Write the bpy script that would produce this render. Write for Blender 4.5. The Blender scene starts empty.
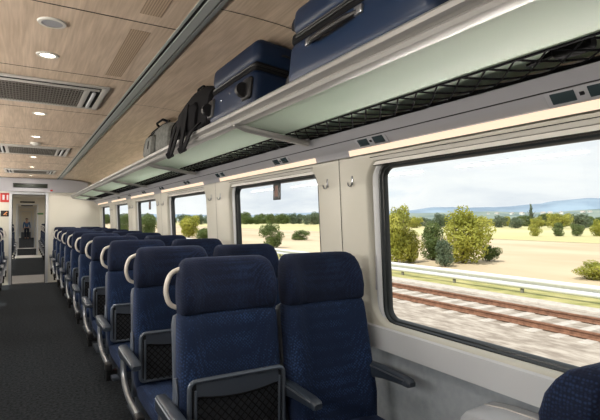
import bpy, bmesh, math, random
from mathutils import Vector, Matrix
random.seed(7)
PI = math.pi
col = bpy.context.scene.collection
sc = bpy.context.scene

# ------------------------------------------------------------------ helpers
def link(name, me, mat=None, parent=None, loc=None):
    o = bpy.data.objects.new(name, me); col.objects.link(o)
    if mat is not None and me is not None: me.materials.append(mat)
    if parent is not None: o.parent = parent
    if loc is not None: o.location = loc
    return o

def obj(name, bm, mat=None, parent=None, loc=None, smooth=True, sharp=35, mats=None):
    me = bpy.data.meshes.new(name)
    bm.normal_update()
    if smooth:
        for f in bm.faces: f.smooth = True
        for e in bm.edges:
            if len(e.link_faces) == 2 and e.calc_face_angle(0) > math.radians(sharp): e.smooth = False
    bm.to_mesh(me); bm.free()
    o = link(name, me, mat, parent, loc)
    if mats:
        for m in mats: me.materials.append(m)
    return o

def empty(name, loc=(0, 0, 0), rz=0):
    o = bpy.data.objects.new(name, None); col.objects.link(o)
    o.location = loc; o.rotation_euler = (0, 0, rz); o.empty_display_size = 0.1
    return o

def tag(o, label, cat, group=None, kind=None):
    o['label'] = label; o['category'] = cat
    if group: o['group'] = group
    if kind: o['kind'] = kind
    return o

def struct(o):
    o['kind'] = 'structure'; return o

def copy_tree(o, parent=None):
    c = o.copy(); col.objects.link(c)
    for k in ('label', 'group'):
        pass
    if parent is not None: c.parent = parent
    for ch in list(o.children): copy_tree(ch, c)
    return c

def box(bm, x0, x1, y0, y1, z0, z1, bev=0, seg=2):
    r = bmesh.ops.create_cube(bm, size=1)
    vs = r['verts']
    for v in vs:
        v.co = Vector(((x0 + x1) / 2 + v.co.x * (x1 - x0), (y0 + y1) / 2 + v.co.y * (y1 - y0), (z0 + z1) / 2 + v.co.z * (z1 - z0)))
    if bev:
        es = list({e for v in vs for e in v.link_edges})
        bmesh.ops.bevel(bm, geom=es, offset=bev, segments=seg, profile=0.5, affect='EDGES')
    return bm

def bx(*a, **k): return box(bmesh.new(), *a, **k)

def tube(bm, pts, r, n=8, closed=False, sx=1.0):
    pts = [Vector(p) for p in pts]; N = len(pts); rings = []
    up = Vector((0, 0, 1))
    prev = None
    for i, p in enumerate(pts):
        if closed: t = pts[(i + 1) % N] - pts[i - 1]
        else: t = pts[min(i + 1, N - 1)] - pts[max(i - 1, 0)]
        t.normalize()
        if prev is None:
            a = t.cross(up)
            if a.length < .05: a = t.cross(Vector((1, 0, 0)))
            a.normalize()
        else:
            a = prev - t * prev.dot(t)
            if a.length < 1e-4: a = t.cross(up)
            a.normalize()
        prev = a
        b = t.cross(a)
        rr = r[i] if isinstance(r, (list, tuple)) else r
        rings.append([bm.verts.new(p + a * math.cos(2 * PI * k / n) * rr * sx + b * math.sin(2 * PI * k / n) * rr) for k in range(n)])
    M = N if closed else N - 1
    for i in range(M):
        A = rings[i]; B = rings[(i + 1) % N]
        for k in range(n):
            bm.faces.new((A[k], A[(k + 1) % n], B[(k + 1) % n], B[k]))
    if not closed:
        bm.faces.new(rings[0][::-1]); bm.faces.new(rings[-1])
    return bm

def rpath(pts, r, n=5):
    """round the inner corners of a polyline"""
    pts = [Vector(p) for p in pts]; out = [pts[0]]
    for i in range(1, len(pts) - 1):
        a, b, c = pts[i - 1], pts[i], pts[i + 1]
        d1 = (a - b); d2 = (c - b)
        q = min(r, d1.length * .49, d2.length * .49)
        p1 = b + d1.normalized() * q; p2 = b + d2.normalized() * q
        for k in range(n + 1):
            t = k / n
            out.append(p1 * (1 - t) ** 2 + b * 2 * t * (1 - t) + p2 * t * t)
    out.append(pts[-1]); return out

def loft(bm, rings, cap0=True, cap1=True):
    R = [[bm.verts.new(p) for p in r] for r in rings]
    n = len(R[0])
    for i in range(len(R) - 1):
        for k in range(n):
            bm.faces.new((R[i][k], R[i][(k + 1) % n], R[i + 1][(k + 1) % n], R[i + 1][k]))
    if cap0: bm.faces.new(R[0][::-1])
    if cap1: bm.faces.new(R[-1])
    return bm

def extrude_y(bm, prof, y0, y1, closed=True):
    """profile of (x,z) extruded along y"""
    A = [bm.verts.new((x, y0, z)) for x, z in prof]; B = [bm.verts.new((x, y1, z)) for x, z in prof]
    n = len(prof)
    for i in range(n if closed else n - 1):
        j = (i + 1) % n
        bm.faces.new((A[i], A[j], B[j], B[i]))
    if closed:
        bm.faces.new(A[::-1]); bm.faces.new(B)
    return bm

def disc_ring(bm, cx, cy, z, r0, r1, z1, n=24):
    A = [bm.verts.new((cx + r0 * math.cos(2 * PI * k / n), cy + r0 * math.sin(2 * PI * k / n), z)) for k in range(n)]
    B = [bm.verts.new((cx + r1 * math.cos(2 * PI * k / n), cy + r1 * math.sin(2 * PI * k / n), z1)) for k in range(n)]
    for k in range(n): bm.faces.new((A[k], A[(k + 1) % n], B[(k + 1) % n], B[k]))

def sm(a, b, x):
    t = max(0, min(1, (x - a) / (b - a))); return t * t * (3 - 2 * t)

# ------------------------------------------------------------------ materials
def mat(name, c, rough=.5, metal=0, spec=.5, coat=0):
    m = bpy.data.materials.new(name); m.use_nodes = True
    b = m.node_tree.nodes['Principled BSDF']
    b.inputs['Base Color'].default_value = (*c, 1); b.inputs['Roughness'].default_value = rough
    b.inputs['Metallic'].default_value = metal; b.inputs['Specular IOR Level'].default_value = spec
    if coat: b.inputs['Coat Weight'].default_value = coat
    return m

def nodes(m): return m.node_tree.nodes, m.node_tree.links, m.node_tree.nodes['Principled BSDF']

def noisy(name, c1, c2, scale=5, rough=.7, detail=4, bump=0, bscale=None, stretch=(1, 1, 1), coords='Object', lo=.35, hi=.65, **k):
    m = mat(name, c1, rough, **k); N, L, b = nodes(m)
    tc = N.new('ShaderNodeTexCoord'); mp = N.new('ShaderNodeMapping'); mp.inputs['Scale'].default_value = stretch
    L.new(tc.outputs[coords], mp.inputs[0])
    nz = N.new('ShaderNodeTexNoise'); nz.inputs['Scale'].default_value = scale; nz.inputs['Detail'].default_value = detail
    L.new(mp.outputs[0], nz.inputs['Vector'])
    cr = N.new('ShaderNodeValToRGB'); cr.color_ramp.elements[0].color = (*c1, 1); cr.color_ramp.elements[1].color = (*c2, 1)
    cr.color_ramp.elements[0].position = lo; cr.color_ramp.elements[1].position = hi
    L.new(nz.outputs[0], cr.inputs[0]); L.new(cr.outputs[0], b.inputs['Base Color'])
    if bump:
        n2 = N.new('ShaderNodeTexNoise'); n2.inputs['Scale'].default_value = bscale or scale * 4; L.new(mp.outputs[0], n2.inputs['Vector'])
        bp = N.new('ShaderNodeBump'); bp.inputs['Strength'].default_value = bump; bp.inputs['Distance'].default_value = .01
        L.new(n2.outputs[0], bp.inputs['Height']); L.new(bp.outputs[0], b.inputs['Normal'])
    return m

def emis(name, c, s):
    m = bpy.data.materials.new(name); m.use_nodes = True; N = m.node_tree.nodes; L = m.node_tree.links
    N.remove(N['Principled BSDF']); e = N.new('ShaderNodeEmission'); e.inputs[0].default_value = (*c, 1); e.inputs[1].default_value = s
    L.new(e.outputs[0], N['Material Output'].inputs[0]); return m

def fabric_mat(name, ca, cb, sc_=95):
    m = mat(name, ca, .95, spec=.25); N, L, b = nodes(m)
    tc = N.new('ShaderNodeTexCoord'); mp = N.new('ShaderNodeMapping'); mp.inputs['Rotation'].default_value = (0, math.radians(45), 0)
    L.new(tc.outputs['Object'], mp.inputs[0])
    v = N.new('ShaderNodeTexVoronoi'); v.inputs['Scale'].default_value = sc_; v.inputs['Randomness'].default_value = .35
    L.new(mp.outputs[0], v.inputs['Vector'])
    nz = N.new('ShaderNodeTexNoise'); nz.inputs['Scale'].default_value = 6; L.new(tc.outputs['Object'], nz.inputs['Vector'])
    ad = N.new('ShaderNodeMath'); ad.operation = 'MULTIPLY_ADD'; ad.inputs[1].default_value = 1.1; L.new(v.outputs['Distance'], ad.inputs[0]); L.new(nz.outputs[0], ad.inputs[2])
    cr = N.new('ShaderNodeValToRGB'); cr.color_ramp.elements[0].position = .55; cr.color_ramp.elements[1].position = 1.25 if False else 1.0
    cr.color_ramp.elements[0].color = (*cb, 1); cr.color_ramp.elements[1].color = (*ca, 1)
    L.new(ad.outputs[0], cr.inputs[0]); L.new(cr.outputs[0], b.inputs['Base Color'])
    bp = N.new('ShaderNodeBump'); bp.inputs['Strength'].default_value = .35; bp.inputs['Distance'].default_value = .004
    L.new(v.outputs['Distance'], bp.inputs['Height']); L.new(bp.outputs[0], b.inputs['Normal'])
    b.inputs['Sheen Weight'].default_value = .06; b.inputs['Sheen Roughness'].default_value = .5
    b.inputs['Sheen Tint'].default_value = (.3, .45, .9, 1)
    return m

def wood_mat(name, c1, c2, axis='Y'):
    m = mat(name, c1, .5, spec=.35); N, L, b = nodes(m)
    tc = N.new('ShaderNodeTexCoord'); mp = N.new('ShaderNodeMapping'); mp.inputs['Scale'].default_value = (9, .9, 9)
    L.new(tc.outputs['Object'], mp.inputs[0])
    n1 = N.new('ShaderNodeTexNoise'); n1.inputs['Scale'].default_value = .9; n1.inputs['Detail'].default_value = 3; n1.inputs['Distortion'].default_value = .6
    L.new(mp.outputs[0], n1.inputs['Vector'])
    w = N.new('ShaderNodeMath'); w.operation = 'MULTIPLY'; w.inputs[1].default_value = 22; L.new(n1.outputs[0], w.inputs[0])
    fr = N.new('ShaderNodeMath'); fr.operation = 'SINE'; L.new(w.outputs[0], fr.inputs[0])
    mp2 = N.new('ShaderNodeMapping'); mp2.inputs['Scale'].default_value = (60, 2.5, 60); L.new(tc.outputs['Object'], mp2.inputs[0])
    n2 = N.new('ShaderNodeTexNoise'); n2.inputs['Scale'].default_value = 1.6; n2.inputs['Detail'].default_value = 3; L.new(mp2.outputs[0], n2.inputs['Vector'])
    a = N.new('ShaderNodeMath'); a.operation = 'MULTIPLY_ADD'; a.inputs[1].default_value = .13; L.new(fr.outputs[0], a.inputs[0]); L.new(n2.outputs[0], a.inputs[2])
    cr = N.new('ShaderNodeValToRGB'); cr.color_ramp.elements[0].position = .25; cr.color_ramp.elements[1].position = .8
    cr.color_ramp.elements[0].color = (*c1, 1); cr.color_ramp.elements[1].color = (*c2, 1)
    L.new(a.outputs[0], cr.inputs[0]); L.new(cr.outputs[0], b.inputs['Base Color'])
    return m

def glass_mat(name, tint=(.93, .97, .96), refl=.06):
    m = bpy.data.materials.new(name); m.use_nodes = True; N = m.node_tree.nodes; L = m.node_tree.links
    N.remove(N['Principled BSDF'])
    t = N.new('ShaderNodeBsdfTransparent'); t.inputs[0].default_value = (*tint, 1)
    g = N.new('ShaderNodeBsdfGlossy'); g.inputs['Roughness'].default_value = .02
    x = N.new('ShaderNodeMixShader'); x.inputs[0].default_value = .02; L.new(t.outputs[0], x.inputs[1]); L.new(g.outputs[0], x.inputs[2])
    L.new(x.outputs[0], N['Material Output'].inputs[0]); return m

M = {}
M['fabric'] = fabric_mat('navy_fabric', (.004, .011, .034), (.019, .045, .122))
M['fabric_plain'] = fabric_mat('navy_headrest_fabric', (.003, .006, .019), (.010, .022, .062), 110)
M['plastic'] = mat('dark_grey_plastic', (.022, .030, .043), .38)
M['shell'] = mat('grey_shell', (.065, .080, .108), .45)
M['metal'] = mat('brushed_metal', (.30, .31, .33), .32, metal=.85)
M['dmetal'] = mat('dark_metal', (.11, .13, .16), .35, metal=.6)
M['handle'] = mat('cream_handle', (.62, .58, .52), .35)
M['net'] = mat('black_net', (.006, .006, .007), .9, spec=.05)
M['netback'] = mat('pocket_back', (.018, .021, .026), .8)
M['wood'] = wood_mat('ceiling_wood', (.50, .385, .285), (.70, .56, .44))
M['cream'] = noisy('cream_wall', (.50, .485, .42), (.54, .52, .455), 2, .45)
M['endwall'] = noisy('end_wall_cream', (.60, .58, .50), (.64, .61, .54), 1.2, .5)
M['white'] = mat('white_trim', (.54, .555, .575), .35)
M['lid'] = mat('bin_lid', (.37, .385, .41), .35)
M['greyp'] = mat('grey_panel', (.34, .34, .365), .4)
M['lowwall'] = noisy('lower_wall_grey', (.27, .30, .33), (.31, .34, .37), 30, .6)
M['rubber'] = mat('black_rubber', (.012, .016, .018), .35)
M['dark'] = mat('dark_gap', (.012, .012, .012), .8)
M['alu'] = mat('aluminium', (.34, .335, .325), .5, metal=.6)
M['trough'] = mat('ceiling_channel', (.36, .38, .37), .4, metal=.3)
M['offwhite'] = mat('off_white', (.62, .60, .56), .4)
M['bezel'] = mat('vent_bezel', (.50, .48, .45), .45)
M['louver'] = mat('vent_louver', (.19, .175, .155), .5)
M['glass'] = glass_mat('window_glass')
M['lamp'] = emis('lamp_glow', (1, .86, .68), 9)
M['strip'] = emis('strip_glow', (1, .77, .56), 1.2)
M['screen'] = mat('dark_screen', (.03, .045, .05), .25)
M['display'] = mat('display_dark', (.012, .018, .010), .25)
M['red'] = mat('red', (.45, .02, .015), .4)
M['green'] = mat('green', (.10, .26, .10), .5)
M['suit'] = mat('navy_suitcase', (.007, .018, .046), .36, spec=.22)
M['suit2'] = mat('navy_suitcase_shell', (.006, .014, .036), .45, spec=.18)
M['black'] = mat('black_cloth', (.006, .006, .007), .9, spec=.12)
M['blackp'] = mat('black_plastic', (.010, .010, .011), .45, spec=.3)
M['greybag'] = noisy('grey_bag_cloth', (.075, .078, .072), (.125, .128, .118), 40, .85, bump=.3)
M['skin'] = mat('skin', (.45, .25, .17), .6)
M['cloth_blue'] = mat('blue_cloth', (.05, .11, .22), .8)
M['cloth_dark'] = mat('dark_cloth', (.012, .018, .035), .8)
M['hair'] = mat('hair', (.02, .013, .01), .7)
M['plate'] = mat('threshold_plate', (.20, .185, .17), .65)
# frosted shelf
m = mat('frosted_glass', (.60, .70, .60), .5, spec=.25); N, L, b = nodes(m)
tr = N.new('ShaderNodeBsdfTranslucent'); tr.inputs[0].default_value = (.62, .74, .64, 1)
mx = N.new('ShaderNodeMixShader'); mx.inputs[0].default_value = .4
L.new(b.outputs[0], mx.inputs[1]); L.new(tr.outputs[0], mx.inputs[2]); L.new(mx.outputs[0], N['Material Output'].inputs[0])
M['frost'] = m
M['carpet'] = noisy('carpet', (.007, .009, .011), (.032, .037, .043), 45, .95, detail=6, bump=.6, bscale=260, spec=.15)

# ------------------------------------------------------------------ camera
HZ = 1.45
F = 465.0
YAW = math.atan(275 / F)
S_, C_ = math.sin(YAW), math.cos(YAW)
def at(px, d):
    """ground position seen in column px at depth d"""
    r = (px - 300) / F * d
    return d * S_ + r * C_, d * C_ - r * S_
cam = bpy.data.cameras.new('camera'); cam.sensor_width = 36; cam.lens = F * 36 / 600; cam.clip_start = .02; cam.clip_end = 6000
co = bpy.data.objects.new('camera', cam); col.objects.link(co)
co.location = (0, 0, HZ)
co.rotation_euler = (math.radians(90) + math.atan(9 / F), 0, -YAW)
sc.camera = co

# ------------------------------------------------------------------ carriage shell
YB, YE = -2.6, 12.1        # rear and end wall
CX = .08                   # carriage centre line
CE = 2.367                 # ceiling height
def wx(z): return 1.55 + .05 * (1.35 - z)
def side(x, s): return x if s > 0 else 2 * CX - x

WIN = [(0.54, 1.84), (2.46, 3.76), (4.50, 5.82), (6.52, 7.79), (8.54, 9.76), (10.56, 11.77)]
SEAMS = [-1.85, .20, 2.15, 4.14, 6.17, 8.16, 10.16]
WINR = [(-1.46, -.16)] + WIN
BAYS = list(zip(SEAMS, SEAMS[1:] + [YE], WINR))
GZ0, GZ1 = .938, 1.712

def rr(y0, y1, z0, z1, r, n=6):
    pts = []
    for cx, cz, a0 in ((y1 - r, z1 - r, 0), (y0 + r, z1 - r, 90), (y0 + r, z0 + r, 180), (y1 - r, z0 + r, 270)):
        for k in range(n + 1):
            a = math.radians(a0 + 90 * k / n); pts.append((cx + r * math.cos(a), cz + r * math.sin(a)))
    return pts

def outer(y0, y1, z0, z1, iy0, iy1, iz0, iz1, r, n=6):
    pts = []
    spec = ((y1, z1, iy1 - r, iz1 - r, 0), (y0, z1, iy0 + r, iz1 - r, 1), (y0, z0, iy0 + r, iz0 + r, 0), (y1, z0, iy1 - r, iz0 + r, 1))
    for X, Z, cx, cz, sw in spec:
        for k in range(n + 1):
            t = k / n
            if not sw:
                p = (X, cz + (Z - cz) * min(1, t * 2)) if t <= .5 else (X + (cx - X) * (t - .5) * 2, Z)
            else:
                p = (cx + (X - cx) * min(1, t * 2), Z) if t <= .5 else (X, Z + (cz - Z) * (t - .5) * 2)
            pts.append(p)
    return pts

def ringstrip(bm, loops, s):
    """loops: list of (pts2d, depth)"""
    V = []
    for pts, dep in loops:
        V.append([bm.verts.new((side(wx(z) + dep, s), y, z)) for y, z in pts])
    n = len(V[0])
    for i in range(len(V) - 1):
        for k in range(n):
            f = (V[i][k], V[i][(k + 1) % n], V[i + 1][(k + 1) % n], V[i + 1][k])
            bm.faces.new(f if s > 0 else f[::-1])

def build_side(s, tagname):
    bm = bmesh.new()
    ZL, ZU = .785, 1.790
    for (a, b_, (w0, w1)) in BAYS:
        e = .085
        inner = (w0 - e, w1 + e, GZ0 - .035, GZ1 + .058); r = .14
        ip = rr(*inner, r)
        op = outer(a, b_, ZL, ZU, *inner, r)
        loops = [(op, 0), (ip, 0)]
        for q, dp in ((.006, .004), (.012, .014), (.016, .05)):
            loops.append((rr(inner[0] + q, inner[1] - q, inner[2] + q, inner[3] - q, r - q), dp))
        ringstrip(bm, loops, s)
    # rear piece, ledge and lower wall
    extrude_y(bm, [(side(wx(ZU), s), ZU), (side(wx(ZL), s), ZL)], YB, SEAMS[0], closed=False)
    w = obj('wall_' + tagname, bm, M['cream']); struct(w)
    bm = bmesh.new()
    prof = [(wx(.79) - .003, .905), (wx(.79) - .014, .895), (wx(.79) - .016, .80), (wx(.79) - .012, .785), (wx(.79) + .05, .783)]
    extrude_y(bm, [(side(x, s), z) for x, z in prof], YB, YE, closed=False)
    struct(obj('trim_sill_' + tagname, bm, M['white']))
    bm = bmesh.new()
    prof = [(wx(.79) + .05, .79), (wx(.6) + .03, .60), (wx(.2) + .02, .2), (wx(0) - .02, .12), (wx(0) - .02, 0)]
    extrude_y(bm, [(side(x, s), z) for x, z in prof], YB, YE, closed=False)
    struct(obj('wall_lower_' + tagname, bm, M['lowwall']))
    # cove panel over the windows, then the back of the rack bay up to the ceiling
    bm = bmesh.new()
    prof = [(wx(ZU), ZU - .001), (1.500, 1.783), (1.492, 1.812), (1.478, 1.820), (1.440, 1.852), (1.436, 1.857), (1.400, 1.885), (1.388, 1.895), (1.380, 1.905), (1.392, 1.912), (1.46, 1.915)]
    extrude_y(bm, [(side(x, s), z) for x, z in prof], YB, YE, closed=False)
    struct(obj('trim_cove_' + tagname, bm, M['greyp'], sharp=50))
    bm = bmesh.new()
    extrude_y(bm, [(side(x, s), z) for x, z in [(1.4375, 1.8535), (1.4345, 1.8545), (1.4350, 1.8580)]], YB, YE, closed=True)
    struct(obj('trim_groove_' + tagname, bm, M['dark']))
    bm = bmesh.new()
    prof = [(1.46, 1.915), (1.50, 1.93), (1.51, 2.10)]
    extrude_y(bm, [(side(x, s), z) for x, z in prof], YB, YE, closed=False)
    struct(obj('wall_upper_' + tagname, bm, M['cream']))
    # seams between wall panels
    bm = bmesh.new()
    for y in SEAMS:
        vs = []
        for z in (.79, 1.788): vs.append(z)
        a = [bm.verts.new((side(wx(z) - .0015, s), y + q, z)) for z, q in ((.905, -.0025), (1.788, -.0025), (1.788, .0025), (.905, .0025))]
        bm.faces.new(a)
    struct(obj('trim_seam_' + tagname, bm, M['dark']))
    # windows
    for i, (w0, w1) in enumerate(WINR):
        root = empty('window_%d' % (i + 1 + (0 if s > 0 else 10)), (side(1.6, s), (w0 + w1) / 2, GZ0)); struct(root)
        inv = Matrix.Translation(-Vector(root.location))
        def add(name, loops, mt):
            b2 = bmesh.new(); ringstrip(b2, loops, s); b2.transform(inv)
            return obj(name, b2, mt, root)
        g = lambda e, rad, up=0, dn=0: rr(w0 - e, w1 + e, GZ0 - e + dn, GZ1 + e + up, rad)
        add('groove', [(g(.080, .135, -.012, .05), .040), (g(.055, .11, -.012, .035), .052)], M['dark'])
        add('frame', [(g(.064, .119, -.014, .032), .046), (g(.060, .115, -.014, .030), .030), (g(.048, .105, -.010, .018), .032), (g(.030, .085), .046), (g(.026, .08), .056)], M['white'])
        add('gasket', [(g(.030, .085), .044), (g(.024, .08), .038), (g(.014, .07), .040), (g(.010, .066), .052), (g(.004, .06), .054), (g(-.003, .053), .066), (g(-.003, .053), .08)], M['rubber'])
        b2 = bmesh.new()
        pts = rr(w0 - .005, w1 + .005, GZ0 - .005, GZ1 + .005, .06)
        b2.faces.new([b2.verts.new((side(wx(z) + .068, s), y, z)) for y, z in pts]); b2.transform(inv)
        obj('pane', b2, M['glass'], root, smooth=False)
        # cream roller-blind box along the top
        b2 = bmesh.new()
        prof = [(wx(1.765) + .001, 1.768), (wx(1.765) - .004, 1.762), (wx(1.75) + .004, 1.748), (wx(1.745) + .012, 1.747), (wx(1.74) + .012, 1.728), (wx(1.735) + .045, 1.725), (wx(1.765) + .045, 1.768)]
        extrude_y(b2, [(side(x, s), z) for x, z in prof], w0 - .03, w1 + .03); b2.transform(inv)
        obj('blind_box', b2, M['offwhite'], root)
        b2 = bmesh.new()
        for zz, dp in ((1.7660, -.0065), (1.7475, .0105), (1.7265, .0105)):
            xa, xb = sorted((side(wx(zz) + dp, s), side(wx(zz) + dp + .03, s)))
            box(b2, xa, xb, w0 - .03, w1 + .03, zz - .0013, zz + .0013)
        b2.transform(inv); obj('blind_seam', b2, M['dark'], root, smooth=False)
    return
build_side(1, 'right'); build_side(-1, 'left')

# floor
bm = bmesh.new(); box(bm, side(1.75, -1), 1.75, YB, YE, -.08, 0); struct(obj('floor', bm, M['carpet'], smooth=False))

# ceiling: flat middle, two channels, curved sides
bm = bmesh.new()
tl, tr_ = .625, .717
extrude_y(bm, [(side(tl, -1), CE), (tl, CE)], YB, YE, closed=False)
curve = [(tr_, CE), (.88, 2.366), (1.0, 2.361), (1.09, 2.353), (1.20, 2.341), (1.32, 2.318), (1.41, 2.28), (1.48, 2.20), (1.51, 2.10)]
for s in (1, -1):
    extrude_y(bm, [(side(x, s), z) for x, z in curve], YB, YE, closed=False)
struct(obj('ceiling', bm, M['wood']))
for s, nm in ((1, 'right'), (-1, 'left')):
    bm = bmesh.new()
    prof = [(tl - .004, CE - .004), (tl + .008, CE - .005), (tl + .010, CE + .03), (tl + .024, CE + .03), (tl + .026, CE - .006), (tl + .066, CE - .010), (tl + .068, CE + .004), (tl + .073, CE + .004), (tl + .075, CE - .009), (tr_ + .004, CE - .007), (tr_ + .004, CE + .05), (tl - .004, CE + .05)]
    extrude_y(bm, [(side(x, s), z) for x, z in prof], YB, YE)
    struct(obj('trim_channel_' + nm, bm, M['trough'], sharp=25))
    bm = bmesh.new()
    x0, x1 = sorted((side(tl + .0085, s), side(tl + .0255, s)))
    box(bm, x0, x1, YB, YE, CE + .0, CE + .002)
    x0, x1 = sorted((side(tl + .067, s), side(tl + .074, s)))
    box(bm, x0, x1, YB, YE, CE + .0, CE + .002)
    struct(obj('trim_channel_slot_' + nm, bm, M['dark'], smooth=False))
# panel seams
bm = bmesh.new()
for y in (-.9, .2, 1.2, 2.23, 3.23, 4.40, 5.46, 6.5, 7.7, 8.7, 9.9, 10.9):
    box(bm, side(tl, -1) + .005, tl - .005, y - .003, y + .003, CE - .0012, CE + .001)
for k in range(-1, 6):
    y = 1.906 + 1.95 * k
    for s in (1, -1):
        v0 = None
        for (xa, za), (xb, zb) in zip(curve, curve[1:]):
            q = [(xa, y - .003, za), (xb, y - .003, zb), (xb, y + .003, zb), (xa, y + .003, za)]
            bm.faces.new([bm.verts.new((side(a, s), b_, c - .0015)) for a, b_, c in q])
struct(obj('trim_ceiling_seams', bm, M['dark'], smooth=False))
# perforated acoustic patches let into the flat ceiling
pm = mat('perforated_wood', (.40, .285, .19), .6); N, L, b = nodes(pm)
tc = N.new('ShaderNodeTexCoord'); v = N.new('ShaderNodeTexVoronoi'); v.inputs['Scale'].default_value = 90; v.inputs['Randomness'].default_value = 0
L.new(tc.outputs['Object'], v.inputs['Vector']); cr = N.new('ShaderNodeValToRGB')
cr.color_ramp.elements[0].position = .24; cr.color_ramp.elements[0].color = (.12, .085, .06, 1); cr.color_ramp.elements[1].position = .34; cr.color_ramp.elements[1].color = (.50, .37, .26, 1)
L.new(v.outputs['Distance'], cr.inputs[0]); L.new(cr.outputs[0], b.inputs['Base Color'])
bm = bmesh.new()
for y0, y1 in ((.3, 1.12), (1.3, 2.13), (2.33, 3.16)):
    box(bm, .43, .525, y0, y1, CE - .001, CE + .001)
struct(obj('trim_perforated_panels', bm, pm, smooth=False))

# end walls with a doorway
DX0, DX1, DZ = -.25, .405, 2.0
def end_wall(name, y, thick, mt, x0=-1.47, x1=1.63, z1=2.42):
    bm = bmesh.new()
    box(bm, x0, DX0, y, y + thick, 0, z1); box(bm, DX1, x1, y, y + thick, 0, z1); box(bm, DX0, DX1, y, y + thick, DZ, z1)
    return struct(obj(name, bm, mt, smooth=False))
def door_frame(name, y, mt=None):
    bm = bmesh.new()
    box(bm, DX0 - .055, DX0, y - .02, y + .14, 0, DZ + .05, bev=.006); box(bm, DX1, DX1 + .055, y - .02, y + .14, 0, DZ + .05, bev=.006)
    box(bm, DX0 - .001, DX1 + .001, y - .02, y + .14, DZ, DZ + .05, bev=.006)
    return struct(obj(name, bm, mt or M['white'], sharp=30))
end_wall('wall_end', YE, .10, M['endwall']); door_frame('door_1', YE)
bm = bmesh.new(); box(bm, side(1.75, -1), 1.75, YB - .08, YB, 0, 2.45); struct(obj('wall_rear', bm, M['endwall'], smooth=False))
# dark rubber seals of the doorway
bm = bmesh.new(); box(bm, DX0 - .001, DX0 + .014, YE + .03, YE + .05, 0, DZ); box(bm, DX1 - .014, DX1 + .001, YE + .03, YE + .05, 0, DZ); box(bm, DX0, DX1, YE + .03, YE + .05, DZ - .014, DZ)
struct(obj('trim_door_seal', bm, M['rubber'], smooth=False))
# bulkhead above the doorway, round at its ends
bm = bmesh.new()
prof = []
for s in (1, -1):
    p = [(.08, 2.058)] if s > 0 else []
    seq = [(.80, 2.058), (.95, 2.062), (1.08, 2.085), (1.18, 2.13), (1.25, 2.19), (1.28, 2.25), (1.25, 2.30), (1.10, 2.325), (.95, 2.345), (.717, 2.355)]
    seq = [(side(x, s), z) for x, z in seq]
    prof += seq if s > 0 else seq[::-1]
extrude_y(bm, prof, YE - .16, YE + .001)
struct(obj('wall_bulkhead', bm, M['greyp']))

# ------------------------------------------------------------------ carriage beyond the doorway
def far_shell():
    Y0, Y1 = YE + .1, 21.4
    bm = bmesh.new(); box(bm, -1.5, 1.66, Y0, 13.9, -.08, .004); struct(obj('floor_gangway_plate', bm, M['plate'], smooth=False))
    bm = bmesh.new(); box(bm, -1.5, 1.66, 13.9, 60, -.08, 0); struct(obj('floor_far', bm, M['carpet'], smooth=False))
    bm = bmesh.new(); box(bm, DX0 - .3, DX1 + .3, 20.1, 21.5, 0, .006); struct(obj('trim_far_threshold', bm, M['offwhite'], smooth=False))
    bm = bmesh.new(); box(bm, DX0 - .3, DX1 + .3, 26.4, 27.0, 0, .006); struct(obj('trim_last_threshold', bm, M['offwhite'], smooth=False))
    for s, nm in ((1, 'right'), (-1, 'left')):
        bm = bmesh.new()
        X = side(1.56, s); Xo = side(1.60, s); a, b_ = sorted((X, Xo))
        box(bm, a, b_, Y0, 60, -.05, .92); box(bm, a, b_, Y0, 60, 1.72, 2.42)
        y = Y0
        for k in range(24):
            box(bm, a, b_, y, y + .55, .92, 1.72); y += 2.0
        struct(obj('wall_far_' + nm, bm, M['endwall'], smooth=False))
    bm = bmesh.new(); box(bm, -1.5, 1.66, Y0, 60, 2.30, 2.42); struct(obj('ceiling_far', bm, M['offwhite'], smooth=False))
    end_wall('wall_far_end', 21.4, .1, M['endwall'], z1=2.40); door_frame('door_2', 21.4)
    end_wall('wall_second_far_end', 27.0, .1, M['endwall'], z1=2.40); door_frame('door_3', 27.0)
    end_wall('wall_last_doorway', 42.0, .1, M['endwall'], z1=2.40); door_frame('door_4', 42.0)
    bm = bmesh.new(); box(bm, -1.5, 1.66, 60, 60.1, 0, 2.42); struct(obj('wall_last', bm, M['endwall'], smooth=False))
far_shell()

def sign(name, label, cat, cx, cz, w, h, y, mt, t=.02, border=None):
    bm = bmesh.new(); box(bm, cx - w / 2, cx + w / 2, y - t, y, cz - h / 2, cz + h / 2, bev=.004)
    return tag(obj(name, bm, mt, sharp=30), label, cat)
BY = YE - .16
t_ = tag(empty('information_display', (.10, BY, 2.19)), 'dark wide passenger information display over the end doorway', 'display')
obj('housing', bx(-.335, .335, -.012, 0, -.05, .05, bev=.006), M['rubber'], t_)
obj('screen', bx(-.315, .315, -.015, -.012, -.036, .036), M['display'], t_, smooth=False)
sign('indicator_light', 'small red indicator lamp on bulkhead right of the display', 'lamp', .51, 2.095, .05, .035, BY, M['red'])
t_ = tag(empty('warning_sign', (-.37, YE, 1.92)), 'red sign with white mark on end wall left of the doorway', 'sign')
obj('panel', bx(-.10, .10, -.012, 0, -.10, .10, bev=.004), M['red'], t_)
obj('mark', bx(.02, .05, -.015, -.012, -.05, .06, bev=.001), M['white'], t_)
obj('mark', bx(-.06, -.02, -.015, -.012, -.05, .06, bev=.001), M['white'], t_)
t_ = tag(empty('notice_panel', (-.37, YE, 1.57)), 'small black notice with orange picture below the red sign', 'sign')
obj('panel', bx(-.09, .09, -.012, 0, -.065, .065, bev=.004), M['blackp'], t_)
bm = bmesh.new()
tube(bm, [(-.03, -.014, -.03), (0, -.014, .005), (.03, -.014, .035)], .014, n=6); tube(bm, [(0, -.014, -.03), (.03, -.014, -.03)], .01, n=6)
obj('picture', bm, mat('orange_print', (.60, .26, .10), .5), t_)
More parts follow.
